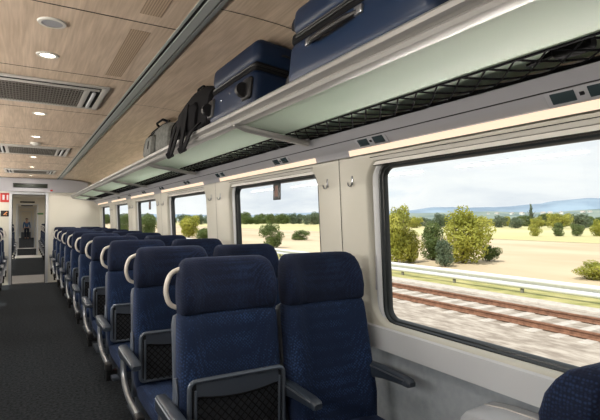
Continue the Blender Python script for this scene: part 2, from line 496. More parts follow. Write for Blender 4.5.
sign('exit_sign', 'small green sign on far carriage wall seen through the doorway', 'sign', .53, 1.66, .22, .07, 21.4, M['green'])
for y in (21.4, 27.0):
    sign('information_display', 'narrow dark display over the second doorway inside the far carriage' if y < 25 else 'narrow dark display over the third, most distant doorway', 'display', .08, 2.12, .5, .06, y, M['display'])

# ------------------------------------------------------------------ seats
def ring(z, cy, hw, dep, bol, n=36, p=5.0, tilt=0):
    pts = []
    for k in range(n):
        a = 2 * PI * k / n
        c, s = math.cos(a), math.sin(a)
        x = hw * math.copysign(abs(c) ** (2 / p), c); y = dep / 2 * math.copysign(abs(s) ** (2 / p), s)
        q = abs(x) / .225
        if s < .2:
            y -= bol * (sm(.48, .86, q) - .3 * sm(.9, 1.02, q)) * min(1, (.2 - s) * 2)
        pts.append((x, cy + y, z))
    return pts
LEAN = [.12]
def lean(z): return -(1.28 - z) * LEAN[0]

def cushion_loft(secs):
    bm = bmesh.new(); loft(bm, [ring(*q) for q in secs]); return bm

def net_mesh(x0, x1, z0, z1f, y, step, r, sag=0):
    """diamond net between x0..x1 and z0..z1f(x)"""
    bm = bmesh.new()
    def seg(p, q):
        tube(bm, [p, q], r, n=4)
    W = x1 - x0; H = z1f((x0 + x1) / 2) - z0
    k = -int(1.2 * H / step) - 6
    n = int(W / step) + 2
    for sgn in (1, -1):
        for i in range(-14, n + 14):
            xs = x0 + i * step
            # line x = xs + sgn*(z-z0)*.9
            zlo, zhi = z0, z0 + .4
            pts = []
            for j in range(0, 61):
                z = z0 + (.32) * j / 60; x = xs + sgn * (z - z0) * .95
                if x0 <= x <= x1 and z <= z1f(x): pts.append((x, y - .012 * math.sin(PI * (x - x0) / W), z))
            if len(pts) > 2:
                st = pts[::6] + ([pts[-1]] if (len(pts) - 1) % 6 else [])
                tube(bm, st, r, n=4)
    tube(bm, [(x0 + W * i / 12, y - .012 * math.sin(PI * i / 12), z1f(x0 + W * i / 12)) for i in range(13)], r * 2, n=5)
    return bm

def make_seat(window=False, pocket=True):
    t = empty('train_seat'); LEAN[0] = .20 if window else .10
    secs = [(.455, lean(.455) + .04, .20, .05, .0), (.465, lean(.465) + .035, .218, .085, .01), (.50, lean(.5) + .035, .226, .10, .022)]
    for z in (.6, .7, .8, .9, .98): secs.append((z, lean(z) + .035, .236 - .030 * (z - .6), .10, .036))
    secs += [(1.03, lean(1.03) + .036, .2225, .099, .032), (1.046, lean(1.046) + .038, .2195, .090, .026), (1.051, lean(1.05) + .045, .205, .06, .01)]
    obj('backrest', cushion_loft(secs), M['fabric'], t, sharp=60)
    secs = [(1.045, lean(1.04) + .05, .20, .05, 0), (1.050, lean(1.05) + .036, .219, .092, .024), (1.064, lean(1.064) + .034, .2225, .100, .036), (1.12, lean(1.12) + .030, .2245, .106, .044),
            (1.18, lean(1.18) + .03, .222, .100, .044), (1.225, lean(1.225) + .032, .215, .092, .034), (1.255, lean(1.255) + .034, .206, .082, .022), (1.270, lean(1.27) + .036, .195, .066, .01), (1.279, lean(1.279) + .038, .178, .042, 0), (1.281, lean(1.28) + .039, .15, .02, 0)]
    obj('headrest', cushion_loft(secs), M['fabric_plain'], t, sharp=60)
    # plastic back shell
    secs = [(.40, lean(.40) + .10, .20, .03, 0), (.41, lean(.41) + .10, .232, .05, 0)] + [(z, lean(z) + .085, .2335, .05, 0) for z in (.5, .7, .9, 1.0)] + [(1.03, lean(1.03) + .09, .225, .04, 0), (1.045, lean(1.045) + .095, .19, .02, 0)]
    obj('back_shell', cushion_loft(secs), M['shell'], t)
    # seat cushion with rolled front
    bm = bmesh.new(); rings = []
    for y, zt, zb, hw in ((-.045, .500, .43, .20), (-.055, .512, .42, .218), (-.10, .516, .41, .224), (-.25, .513, .41, .226), (-.40, .522, .41, .226), (-.49, .524, .41, .226), (-.53, .515, .41, .224), (-.553, .495, .42, .218), (-.560, .47, .44, .205)):
        rg = []
        zc = (zt + zb) / 2; h = (zt - zb) / 2
        for k in range(28):
            a = 2 * PI * k / 28; c, s = math.cos(a), math.sin(a)
            x = hw * math.copysign(abs(c) ** .4, c); z = zc + h * math.copysign(abs(s) ** .5, s)
            if s > 0: z -= .010 * (1 - abs(x / hw) ** 3) * (1 if -.5 < y < -.08 else .3)
            rg.append((x, y, z))
        rings.append(rg)
    loft(bm, rings[::-1]); obj('seat_cushion', bm, M['fabric'], t, sharp=60)
    # pan and pedestal
    bm = bx(-.215, .215, -.50, .0, .355, .415, bev=.015); obj('seat_pan', bm, M['plastic'], t)
    bm = bmesh.new(); box(bm, -.05, .05, -.34, -.16, .02, .36, bev=.012); box(bm, -.09, .09, -.42, -.08, 0, .03, bev=.008)
    obj('pedestal', bm, M['dmetal'], t)
    # armrests: pad over an upright that bends forward along the cushion
    def arm(x, dz, w=.052, y0=.09, y1=-.33, support=True):
        bm = bmesh.new(); rings = []
        for y, zt, th in ((y0, .693, .055), (y0 - .015, .702, .072), (y0 - .10, .703, .070), ((y0 + y1) / 2, .702, .055), (y1 + .05, .697, .042), (y1 + .012, .690, .036), (y1, .682, .022)):
            hw = w / 2 if y0 - .01 > y > y1 + .005 else w / 2 - .005
            rg = []
            zc = zt - th / 2
            for k in range(16):
                a = 2 * PI * k / 16; c, s = math.cos(a), math.sin(a)
                rg.append((x + hw * math.copysign(abs(c) ** .45, c), y, zc + dz + th / 2 * math.copysign(abs(s) ** .45, s)))
            rings.append(rg)
        loft(bm, rings)
        a = obj('armrest', bm, M['plastic'], t)
        bm = bmesh.new(); tube(bm, [(x - w / 2 + .002, y0 - .02, .690 + dz), (x - w / 2 - .001, (y0 + y1) / 2, .688 + dz), (x - w / 2 + .002, y1 + .03, .683 + dz)], .004, n=5)
        obj('edge_strip', bm, M['metal'], a)
        if support:
            pts = rpath([(x, y0 - .03, .66 + dz), (x, y0 - .04, .50), (x, y0 - .20, .445), (x, -.36, .435)], .08)
            bm = bmesh.new(); tube(bm, pts, .019, n=8, sx=.9); s_ = obj('side_frame', bm, M['metal'], a)
            bm = bmesh.new(); box(bm, x - .022, x + .022, -.43, -.35, .395, .455, bev=.01); box(bm, x - .015, x + .015, -.40, -.37, .33, .40, bev=.004)
            box(bm, x, x + .10 if x < 0 else x - .0, -.40, -.36, .37, .40) if x < 0 else None
            obj('end_cap', bm, M['blackp'], a)
        return a
    if not window:
        arm(-.272, 0)
    else:
        arm(-.242, .02, w=.046, y0=.02, y1=-.36, support=False); arm(.214, .045, w=.046, y0=-.06, y1=-.42, support=False)
        for x, dz in ((-.242, 0), (.214, .02)):
            pass
    # side cover where the armrest hinges
    x = -.238 if not window else -.236
    bm = bmesh.new(); rings = []
    for z, cy, d in ((.655, -.02, .05), (.665, -.02, .066), (.70, -.025, .07), (.74, -.025, .056), (.775, -.022, .036), (.79, -.02, .014)):
        rings.append([(x + .010 * math.cos(2 * PI * k / 12), cy + d / 2 * math.sin(2 * PI * k / 12), z) for k in range(12)])
    loft(bm, rings); obj('hinge_cover', bm, M['shell'], t)
    if not window:
        pts = rpath([(-.195, .035, 1.238), (-.248, .03, 1.222), (-.270, .03, 1.15), (-.252, .03, 1.085), (-.20, .04, 1.065)], .045)
        bm = bmesh.new(); tube(bm, pts, .0105, n=10); obj('grab_handle', bm, M['handle'], t)
    if pocket:
        yy = -.128
        p = empty('net_pocket'); p.parent = t
        bm = bmesh.new()
        loop = [(x, yy, z) for x, z in rr(-.212, .212, .530, .800, .028, 5)]
        tube(bm, loop, .010, n=8, closed=True)
        for x in (-.188, .188): tube(bm, [(x, yy - .006, .535), (x, yy - .006, .765)], .006, n=6)
        obj('pocket_frame', bm, M['dmetal'], p)
        bm = bx(-.205, .205, yy + .006, yy + .012, .535, .795); obj('pocket_back', bm, M['netback'], p, smooth=False)
        # solid band with a sagging lower edge
        bm = bmesh.new(); n = 16
        f = lambda x: .742 - .020 * (1 - (x / .2) ** 2)
        for y in (yy - .002,):
            A = [bm.verts.new((-.185 + .37 * i / n, y, .795)) for i in range(n + 1)]; B = [bm.verts.new((-.185 + .37 * i / n, y - .006, f(-.185 + .37 * i / n))) for i in range(n + 1)]
            for i in range(n): bm.faces.new((A[i], B[i], B[i + 1], A[i + 1]))
        bmesh.ops.solidify(bm, geom=list(bm.faces), thickness=.003)
        obj('pocket_band', bm, M['shell'], p)
        obj('pocket_net', net_mesh(-.185, .185, .537, f, yy - .004, .034, .0021), M['net'], p, smooth=False)
    return t

ORD = ['nearest', 'second', 'third', 'fourth', 'fifth', 'sixth', 'seventh', 'eighth', 'ninth', 'tenth']
ROWS = [1.95, 2.86, 3.86, 4.87, 5.88, 6.92, 7.96, 9.0, 10.03, 11.05]
XA = [.780, .782, .780, .775, .77, .765, .76, .755, .75, .745]
aisle0 = make_seat(False); window0 = make_seat(True, pocket=False)
for i, y in enumerate(ROWS):
    o = aisle0 if i == 0 else copy_tree(aisle0)
    o.location = (XA[i], y, 0)
    tag(o, ('nearest navy aisle seat right of the aisle, cream grab handle and black net pocket' if i == 0 else
            'farthest navy aisle seat right of the aisle, against the cream end wall' if i == 9 else
            '%s navy aisle seat right of the aisle, counted from the camera' % ORD[i]), 'seat', 'navy aisle seats right of the aisle')
for i, y in enumerate(ROWS):
    o = window0 if i == 0 else copy_tree(window0)
    o.location = (XA[i] + .49, y + .0, 0)
    tag(o, ('nearest navy window seat with two dark armrests, beside the big window' if i == 0 else
            'farthest navy window seat on the right, by the end wall' if i == 9 else
            '%s navy window seat on the right, counted from the camera' % ORD[i]), 'seat', 'navy window seats on the right')
# seat at lower right that faces the first row
o = copy_tree(window0); o.location = (1.288, .60, 0); o.rotation_euler = (0, 0, PI); o.scale = (1, 1, .872)
tag(o, 'low navy seat back cut off by the lower right corner of the photo', 'seat')
# left side of the aisle: only the far rows come into the frame; mirrored parts share their own meshes
left0 = copy_tree(aisle0)
def mirror(o):
    if o.type == 'MESH':
        me = o.data.copy(); me.transform(Matrix.Scale(-1, 4, (1, 0, 0))); me.flip_normals(); o.data = me
    for ch in o.children: mirror(ch)
mirror(left0); left0.rotation_euler = (0, 0, 0)
LR = [6.9, 7.95, 9.0, 10.03, 11.05]
LN = ['nearest', 'second', 'third', 'fourth', 'farthest']
for i, y in enumerate(LR):
    o = left0 if i == 0 else copy_tree(left0)
    o.location = (-.59, y, 0)
    tag(o, '%s of the navy seats at the left frame edge, left of the aisle' % LN[i], 'seat', 'navy aisle seats left of the aisle')
FN = ['nearest', 'second', 'third', 'fourth', 'farthest']
for i, y in enumerate((14.9, 15.95, 17.0, 18.05, 19.1)):
    o = copy_tree(aisle0); o.location = (.72, y, 0)
    tag(o, '%s navy seat on the right inside the next carriage, seen through the doorway' % FN[i], 'seat', 'navy seats of the next carriage, right side')
for i, y in enumerate((15.6, 16.8, 18.0)):
    o = copy_tree(left0); o.location = (-.52, y, 0)
    tag(o, '%s navy seat on the left inside the next carriage, seen through the doorway' % ['nearest', 'middle', 'farthest'][i], 'seat', 'navy seats of the next carriage, left side')
for i, y in enumerate((23.5, 24.7)):
    o = copy_tree(aisle0); o.location = (.80, y, 0)
    tag(o, '%s navy seat on the right beyond the second doorway' % ['nearer', 'farther'][i], 'seat', 'navy seats beyond the second doorway')

# ------------------------------------------------------------------ ceiling fittings
A_L = []
def arealight(name, loc, sx, sy, power, color, rot=(0, 0, 0), shape='RECTANGLE', spread=None):
    l = bpy.data.lights.new(name, 'AREA'); l.shape = shape; l.size = sx; l.size_y = sy; l.energy = power; l.color = color
    if spread: l.spread = spread
    o = bpy.data.objects.new(name, l); col.objects.link(o); o.location = loc; o.rotation_euler = rot
    return o
DL = [1.3, 2.94, 4.61, 5.93, 7.88, 9.4, 11.3]
DN = ['nearest', 'first', 'second', 'third', 'fourth', 'fifth', 'farthest']
for i, y in enumerate(DL):
    t = empty('downlight', (.10, y, CE))
    tag(t, 'round recessed downlight in the wood ceiling, %s one along the aisle' % (['above the camera', 'largest and nearest visible', 'second visible', 'third visible', 'fourth visible', 'fifth visible', 'most distant'][i]), 'ceiling lamp', 'round downlights in the wood ceiling')
    bm = bmesh.new(); disc_ring(bm, 0, 0, -.0005, .058, .055, -.005); disc_ring(bm, 0, 0, -.005, .055, .040, -.006); disc_ring(bm, 0, 0, -.006, .040, .036, -.001)
    obj('bezel', bm, M['offwhite'], t)
    bm = bmesh.new(); bmesh.ops.create_circle(bm, cap_ends=True, segments=24, radius=.038); bmesh.ops.translate(bm, vec=(0, 0, -.002), verts=bm.verts)
    for f in bm.faces: f.normal_flip()
    obj('lens', bm, M['lamp'], t)
    arealight('downlight_lamp', (.10, y, CE - .012), .07, .07, 9.0, (1, .93, .85), shape='DISK')
for y, pw in ((13.2, 12), (16, 22), (19.4, 22), (24, 18), (30, 18), (36, 18), (48, 25)):
    arealight('far_ceiling_fill', (.08, y, 2.29), .5, .5, pw, (1, .93, .84))  # bare area lights added to brighten the carriages beyond the doorway
# speaker and smoke sensor
t = tag(empty('ceiling_speaker', (.10, 2.44, CE)), 'round white ceiling speaker with grey grille, beside the nearest visible downlight', 'speaker')
bm = bmesh.new(); disc_ring(bm, 0, 0, -.0005, .062, .059, -.007, 32); disc_ring(bm, 0, 0, -.007, .059, .045, -.008, 32); obj('ring', bm, M['offwhite'], t)
bm = bmesh.new(); bmesh.ops.create_circle(bm, cap_ends=True, segments=28, radius=.046); bmesh.ops.translate(bm, vec=(0, 0, -.006), verts=bm.verts)
obj('grille', bm, M['greyp'], t)
t = tag(empty('smoke_sensor', (.10, 6.42, CE)), 'small white smoke sensor between the second air conditioner and third downlight', 'sensor')
bm = bmesh.new(); disc_ring(bm, 0, 0, 0, .06, .055, -.02); disc_ring(bm, 0, 0, -.02, .055, .03, -.035); disc_ring(bm, 0, 0, -.035, .03, .0001, -.036); obj('body', bm, M['offwhite'], t)

def vent(y0, y1, label):
    t = tag(empty('air_vent', (.08, (y0 + y1) / 2, CE)), label, 'air vent', 'air conditioning units in the ceiling')
    d = (y1 - y0) / 2; w = .42
    bm = bmesh.new()
    z0, z1 = -.014, -.0005
    def fr(x0, x1, a, b_): box(bm, x0, x1, a, b_, z0, z1, bev=.004)
    fr(-w, w, -d, -d + .035); fr(-w, w, d - .04, d); fr(-w, -.38, -d + .03, d - .035); fr(.38, w, -d + .03, d - .035)
    fr(-.37, .37, -d + .095, -d + .13)
    fr(-.31, -.27, -d + .14, d - .04); fr(.27, .31, -d + .14, d - .04)
    obj('bezel', bm, M['bezel'], t)
    obj('recess', bx(-w + .01, w - .01, -d + .01, d - .01, -.006, -.001), M['dark'], t, smooth=False)
    bm = bmesh.new()
    n = 9; a, b_ = -d + .135, d - .045
    for k in range(n):
        y = a + (b_ - a) * (k + .5) / n
        box(bm, -.27, .27, y - .008, y + .008, -.014, -.007)
    for k in range(28):
        x = -.26 + .52 * k / 27
        box(bm, x - .0025, x + .0025, a, b_, -.015, -.006)
    obj('grille', bm, M['louver'], t, smooth=False)
    for s in (-1, 1):
        obj('end_flap', bx(s * .34 - .012, s * .34 + .012, -d + .17, d - .09, -.024, -.008, bev=.005), M['white'], t)
vent(3.44, 4.17, 'large cream air conditioning unit with dark grille, nearest in the wood ceiling')
vent(6.67, 7.53, 'second air conditioning unit along the ceiling, thin and seen edge on')
vent(9.9, 10.7, 'farthest air conditioning unit in the ceiling, just before the end bulkhead')

# ------------------------------------------------------------------ luggage rack
rack = tag(empty('luggage_rack', (1.2, YB, 1.9)), 'long overhead luggage rack of frosted glass panels, aluminium rail and black netting', 'luggage rack')
inv = Matrix.Translation(-Vector(rack.location))
def rk(name, bm, mt, parent=None, **k):
    bm.transform(inv); return obj(name, bm, mt, rack if parent is None else parent, **k)
RX0, RX1, RX2 = .95, 1.225, 1.382
def rz(x): return 1.45 + .497 + (x - .95) * (-.046 / .432) if x <= RX1 else 1.918 + (x - RX1) * (-.014 / .157)
rail = [(.905, 1.975), (.908, 1.992), (.918, 2.003), (.934, 2.005), (.946, 1.998), (.950, 1.985), (.958, 1.975), (.960, 1.952), (.975, 1.948), (.975, 1.938), (.945, 1.934), (.925, 1.938), (.918, 1.950), (.928, 1.962), (.915, 1.966)]
BR = [-1.8, .22, 2.25, 4.27, 6.3, 8.35, 10.4, 11.93]
bm = bmesh.new()
for a, b_ in zip(BR, BR[1:]): extrude_y(bm, rail, a + .0015, b_ - .0015)
rk('front_rail', bm, M['alu'], sharp=28)
for a, b_ in zip(BR, BR[1:]):
    bm = bmesh.new(); extrude_y(bm, [(.965, rz(.965) + .004), (RX1, rz(RX1) + .004), (RX1, rz(RX1) - .004), (.965, rz(.965) - .004)], a + .02, b_ - .02)
    rk('shelf_panel', bm, M['frost'], smooth=False)
    bm = bmesh.new(); extrude_y(bm, [(RX1 + .001, 1.930), (1.28, 1.938), (1.462, 1.941), (1.462, 1.945), (1.28, 1.942), (RX1 + .001, 1.934)], a + .02, b_ - .02)
    rk('back_panel', bm, M['frost'])
    bm = bmesh.new()
    # net between the shelf and the wall edge
    def P(u, v): # u along y, v across
        x = RX1 + (RX2 - RX1) * v; return (x, u, rz(RX1) - .004 + (1.899 - rz(RX1) + .004) * v - .010 * math.sin(PI * v))
    st = .095; ya, yb = a + .03, b_ - .03
    n = int((yb - ya) / st)
    st = (yb - ya) / n
    for sgn in (1, -1):
        for i in range(-3, n + 2):
            pts = []
            for j in range(9):
                v = j / 8; u = ya + (i + (v * 2.0 if sgn > 0 else 2.0 * (1 - v))) * st
                if ya - 1e-6 <= u <= yb + 1e-6: pts.append(P(u, v))
            if len(pts) > 1: tube(bm, pts, .0034, n=4)
    for v in (0.0, 1.0): tube(bm, [P(ya, v), P(yb, v)], .0055, n=6)
    rk('net', bm, M['net'], smooth=False)
for y in BR:
    bm = bmesh.new()
    rings = []
    for x, z, h in ((.93, 1.955, .022), (1.0, 1.937, .026), (1.2, 1.910, .026), (1.38, 1.888, .024)):
        rings.append([(x, y - .022, z), (x, y - .022, z - h * .6), (x, y - .012, z - h), (x, y + .012, z - h), (x, y + .022, z - h * .6), (x, y + .022, z)])
    loft(bm, rings); rk('bracket', bm, M['alu'], sharp=25)

# reading light panels, lit strips, hooks
def on_cove(y, label):
    # cove face between (1.478,1.820) and (1.440,1.852)
    p = Vector((1.459, y, 1.836)); ang = math.atan2(1.852 - 1.820, 1.478 - 1.440)
    t = empty('reading_light_panel', p)
    t.rotation_euler = (0, PI / 2 - ang + PI, 0)
    tag(t, label, 'light panel', 'reading light panels under the rack')
    return t
RL = [.775, 1.78, 2.72, 3.83, 4.80, 5.85, 6.85, 7.9, 8.9]
RLN = ['nearest', 'second', 'third', 'fourth', 'fifth', 'sixth', 'seventh', 'eighth', 'farthest']
rp = None
for i, y in enumerate(RL):
    if rp is None:
        t = on_cove(y, ''); rp = t
        # local frame: z out of the cove, y along the train
        ang = math.atan2(.032, .038)
        t.rotation_euler = (0, 0, 0)
        R = Matrix.Rotation(-(PI - (PI / 2 - ang)), 4, 'Y')
        def q(bm): bm.transform(R); return bm
        obj('plate', q(bx(-.028, .028, -.115, .115, -.001, .0045, bev=.004)), M['greyp'], t)
        for s in (-1, 1):
            obj('lens', q(bx(-.019, .019, s * .058 - .038, s * .058 + .038, .004, .006, bev=.0015)), M['screen'], t)
        obj('button', q(bx(-.006, .006, -.007, .007, .0035, .0075, bev=.001)), M['blackp'], t)
    else:
        t = copy_tree(rp); t.location.y = y
    tag(t, 'panel of two dark reading light lenses under the luggage rack, %s from the camera' % RLN[i], 'light panel', 'reading light panels under the rack')

for i, (w0, w1) in enumerate(WINR):
    y0, y1 = w0 - .12, w1 + .16
    for s in ((1,) if i else (1,)):
        bm = bmesh.new()
        prof = [(1.499, 1.7845), (1.4905, 1.8125), (1.484, 1.8115), (1.492, 1.7825)]
        extrude_y(bm, [(side(x, s), z) for x, z in prof], y0, y1)
        o = obj('light_strip', bm, M['strip'], smooth=False)
        tag(o, 'warm glowing light strip above %s' % (['the near window left out of the frame', 'the large nearest window', 'the second window with the small black placard', 'the third window', 'the fourth window', 'the fifth window', 'the farthest window'][i]), 'light strip', 'warm light strips over the windows')
bm = bmesh.new()
for (w0, w1) in WINR:
    extrude_y(bm, [(side(x, -1), z) for x, z in [(1.499, 1.7845), (1.4905, 1.8125), (1.484, 1.8115), (1.492, 1.7825)]], w0 - .12, w1 + .16)
struct(obj('trim_unseen_strips_left', bm, M['strip'], smooth=False))  # out-of-view mirror of the right strips, added to go with left lamps
for s in (1, -1):
    for (w0, w1) in WINR:
        if s > 0: arealight('strip_and_fill_lamp', (1.478, (w0 + w1) / 2, 1.783), .02, 1.5, 9, (1, .94, .87), rot=(0, math.radians(80), 0), spread=math.radians(122))
        else: arealight('strip_and_fill_lamp', (side(1.478, s), (w0 + w1) / 2, 1.79), .02, 1.5, 27, (1, .94, .86), rot=(0, math.radians(-118), 0))  # unseen left lamps, boosted and tilted up as fill for the ceiling

def hook(y, label):
    z = 1.655
    t = empty('coat_hook', (wx(z), y, z))
    obj('plate', bx(-.004, .001, -.007, .007, -.02, .03, bev=.0015), M['metal'], t)
    bm = bmesh.new(); tube(bm, rpath([(-.004, 0, -.005), (-.008, 0, -.026), (-.026, 0, -.028), (-.032, 0, -.008)], .01), .0038, n=6)
    obj('prong', bm, M['metal'], t)
    return tag(t, label, 'coat hook', 'metal coat hooks on the wall pillars')
hk = None
PN = ['widest nearest', 'second', 'third', 'fourth', 'fifth']
for i, y in enumerate(SEAMS[2:]):
    for q, nm in ((-.115, 'near'), (.125, 'far')):
        lab = 'metal coat hook on the %s side of the %s window pillar' % (nm, PN[i] if i < 5 else '')
        if hk is None: hk = hook(y + q, lab)
        else:
            c = copy_tree(hk); c.location.y = y + q; c['label'] = lab
# placards at the window tops
for y, lab in ((3.02, 'small black framed placard at the top of the second window'), (7.05, 'small black framed placard at the top of the fourth window')):
    t = tag(empty('window_placard', (wx(1.66) + .055, y, 1.66)), lab, 'placard')
    obj('board', bx(-.004, .004, -.055, .055, -.07, .06, bev=.003), M['rubber'], t)
    obj('panel', bx(-.006, -.004, -.025, .025, -.045, .035), mat('brown_print', (.16, .07, .05), .5), t, smooth=False)
# narrow slot cover left of first window
bm = bmesh.new(); box(bm, -.003, .003, -.005, .005, -.11, .11, bev=.002)
t = obj('trim_slot', bm, M['greyp'], None, (wx(1.25) + .033, 1.84 + .058, 1.19)); struct(t)

# waste bin on the wall under the big window
t = tag(empty('waste_bin', (1.5, .95, .4)), 'light grey wall box with rounded lid and dark front under the big window', 'bin')
bm = bmesh.new(); rings = []
for y in (.58, .60, .70, .95, 1.10, 1.17, 1.20):
    e = .0 if .6 < y < 1.17 else .012
    rings.append([(1.585, y, .30), (1.46 + e, y, .30), (1.435 + e, y, .40), (1.43 + e, y, .66 - e), (1.445, y, .66), (1.585, y, .66)])
b2 = bmesh.new(); loft(b2, rings); bmesh.ops.translate(b2, vec=(-1.5, -.95, -.4), verts=b2.verts); obj('body', b2, M['lowwall'], t, sharp=30)
b2 = bmesh.new(); rings = []
for y, zz, e in ((.565, .705, .02), (.58, .728, .004), (.70, .745, 0), (.92, .755, 0), (1.10, .748, 0), (1.19, .734, .003), (1.225, .712, .02)):
    rings.append([(1.58, y, .665), (1.42 + e, y, .665), (1.412 + e, y, .685), (1.42 + e, y, zz - .014), (1.445 + e, y, zz), (1.58, y, zz + .004)])
loft(b2, rings); bmesh.ops.translate(b2, vec=(-1.5, -.95, -.4), verts=b2.verts); obj('lid', b2, M['lid'], t, sharp=50)
obj('front_panel', bx(-.0745, -.068, -.33, .21, -.06, .245, bev=.003), mat('slate_panel', (.09, .11, .13), .45), t)
bm = bmesh.new(); tube(bm, [(.03, -.37, .331), (.03, -.25, .3475), (.03, -.03, .3575), (.03, .15, .3505), (.03, .24, .3365)], .0035, n=6); obj('lid_groove', bm, M['bezel'], t)

# ------------------------------------------------------------------ luggage
def rbox(x0, x1, y0, y1, z0, z1, r, seg=5): return bx(x0, x1, y0, y1, z0, z1, bev=r, seg=seg)
TILT = .115
def luggage_root(name, x, y, label, cat, z=None):
    t = empty(name, (x, y, (rz(x) + .006) if z is None else z)); t.rotation_euler = (0, TILT, 0)
    return tag(t, label, cat)
def wheel(t, x, y, z, r=.026, housing=True, side_='x'):
    bm = bmesh.new()
    bmesh.ops.create_cone(bm, cap_ends=True, segments=20, radius1=r, radius2=r, depth=.022)
    bm.transform(Matrix.Translation((x, y, z)) @ Matrix.Rotation(PI / 2, 4, 'X'))
    w = obj('wheel', bm, M['blackp'], t)
    return w
# large suitcase lying along the rack
t = luggage_root('suitcase', .925, 1.285, 'large navy hard suitcase with side handle on the luggage rack, nearest the camera', 'suitcase', z=1.985)
L2 = .415; H = .362; D = .37
obj('lower_shell', rbox(0, D, -L2, L2, .012, .205, .045), M['suit'], t, sharp=50)
obj('upper_shell', rbox(0, D, -L2, L2, .232, H, .045), M['suit'], t, sharp=50)
obj('zip_band', rbox(.006, D - .006, -L2 + .006, L2 - .006, .190, .246, .02), M['black'], t, sharp=50)
bm = bmesh.new(); tube(bm, [(.0025, -L2 + .06, .212), (.0025, L2 - .06, .212)], .004, n=6); tube(bm, [(.0025, -L2 + .06, .224), (.0025, L2 - .06, .224)], .004, n=6)
obj('zip', bm, M['blackp'], t)
h = empty('handle'); h.parent = t
bm = bmesh.new(); tube(bm, [(-.004, .235, .150), (-.020, .19, .140), (-.026, .10, .138), (-.026, .05, .138), (-.020, -.03, .142), (-.004, -.07, .152)], [.008, .012, .013, .013, .012, .008], n=8, sx=.8)
obj('grip', bm, M['blackp'], h)
for y in (.235, -.075): obj('bracket', rbox(-.010, .006, y - .022, y + .022, .138, .170, .005, 2), M['metal'], h)
lk = empty('combination_lock'); lk.parent = t
obj('lock_body', rbox(-.006, .01, -.27, -.155, .175, .225, .006, 2), M['blackp'], lk)
for k in range(3): obj('dial', rbox(-.009, -.004, -.178 - k * .018 - .005, -.178 - k * .018 + .005, .186, .20, .001, 1), M['metal'], lk)
obj('lock_button', rbox(-.009, -.004, -.262, -.245, .20, .216, .002, 1), M['metal'], lk)
for z in (.055, .31):
    obj('wheel_housing', rbox(.03, .11, L2 - .02, L2 + .012, z - .04, z + .03, .01, 2), M['blackp'], t)
    bm = bmesh.new(); bmesh.ops.create_cone(bm, cap_ends=True, segments=20, radius1=.03, radius2=.03, depth=.024)
    bm.transform(Matrix.Translation((.045, L2 + .022, z)) @ Matrix.Rotation(PI / 2, 4, 'Y')); obj('wheel', bm, M['blackp'], t)
# second suitcase: wheel end towards the aisle
t = luggage_root('suitcase', .925, 2.35, 'smaller navy suitcase with wheels towards the aisle, behind the large suitcase', 'suitcase', z=1.985)
L2 = .31; H = .366; D = .37
obj('lower_shell', rbox(0, D, -L2, L2, .012, .215, .05), M['suit2'], t, sharp=50)
obj('upper_shell', rbox(0, D, -L2, L2, .232, H, .045), M['suit2'], t, sharp=50)
obj('zip_band', rbox(.006, D - .006, -L2 + .006, L2 - .006, .20, .246, .02), M['black'], t, sharp=50)
bm = bmesh.new(); tube(bm, rpath([(.003, L2 - .05, .222), (.003, -L2 + .01, .222), (.05, -L2 + .002, .222), (D - .06, -L2 + .002, .222)], .05), .005, n=6)
obj('zip', bm, M['blackp'], t)
for y in (-L2 + .065, L2 - .055):
    obj('wheel_housing', rbox(-.012, .02, y - .05, y + .05, .052, .168, .018, 3), M['blackp'], t)
    bm = bmesh.new(); bmesh.ops.create_cone(bm, cap_ends=True, segments=24, radius1=.036, radius2=.036, depth=.026)
    bm.transform(Matrix.Translation((-.022, y, .098)) @ Matrix.Rotation(PI / 2, 4, 'X')); obj('wheel', bm, M['blackp'], t)
for y, z in ((.10, .125), (-.02, .140)):
    bm = bmesh.new(); bmesh.ops.create_uvsphere(bm, u_segments=10, v_segments=6, radius=.006); bmesh.ops.translate(bm, vec=(0, y, z), verts=bm.verts)
    obj('rivet', bm, M['metal'], t)
bm = bmesh.new(); tube(bm, [(.14, -L2 - .002, .30), (.16, -L2 - .012, .30), (.22, -L2 - .012, .295), (.24, -L2 - .002, .295)], .006, n=6); obj('side_handle', bm, M['blackp'], t)

def blob(rings_spec, n=24, p=3.2):
    """rings along y: (y, cx, cz, hx, hz)"""
    bm = bmesh.new(); R = []
    for y, cx, cz, hx, hz in rings_spec:
        R.append([(cx + hx * math.copysign(abs(math.cos(2 * PI * k / n)) ** (2 / p), math.cos(2 * PI * k / n)), y, cz + hz * math.copysign(abs(math.sin(2 * PI * k / n)) ** (2 / p), math.sin(2 * PI * k / n))) for k in range(n)])
    loft(bm, R); return bm
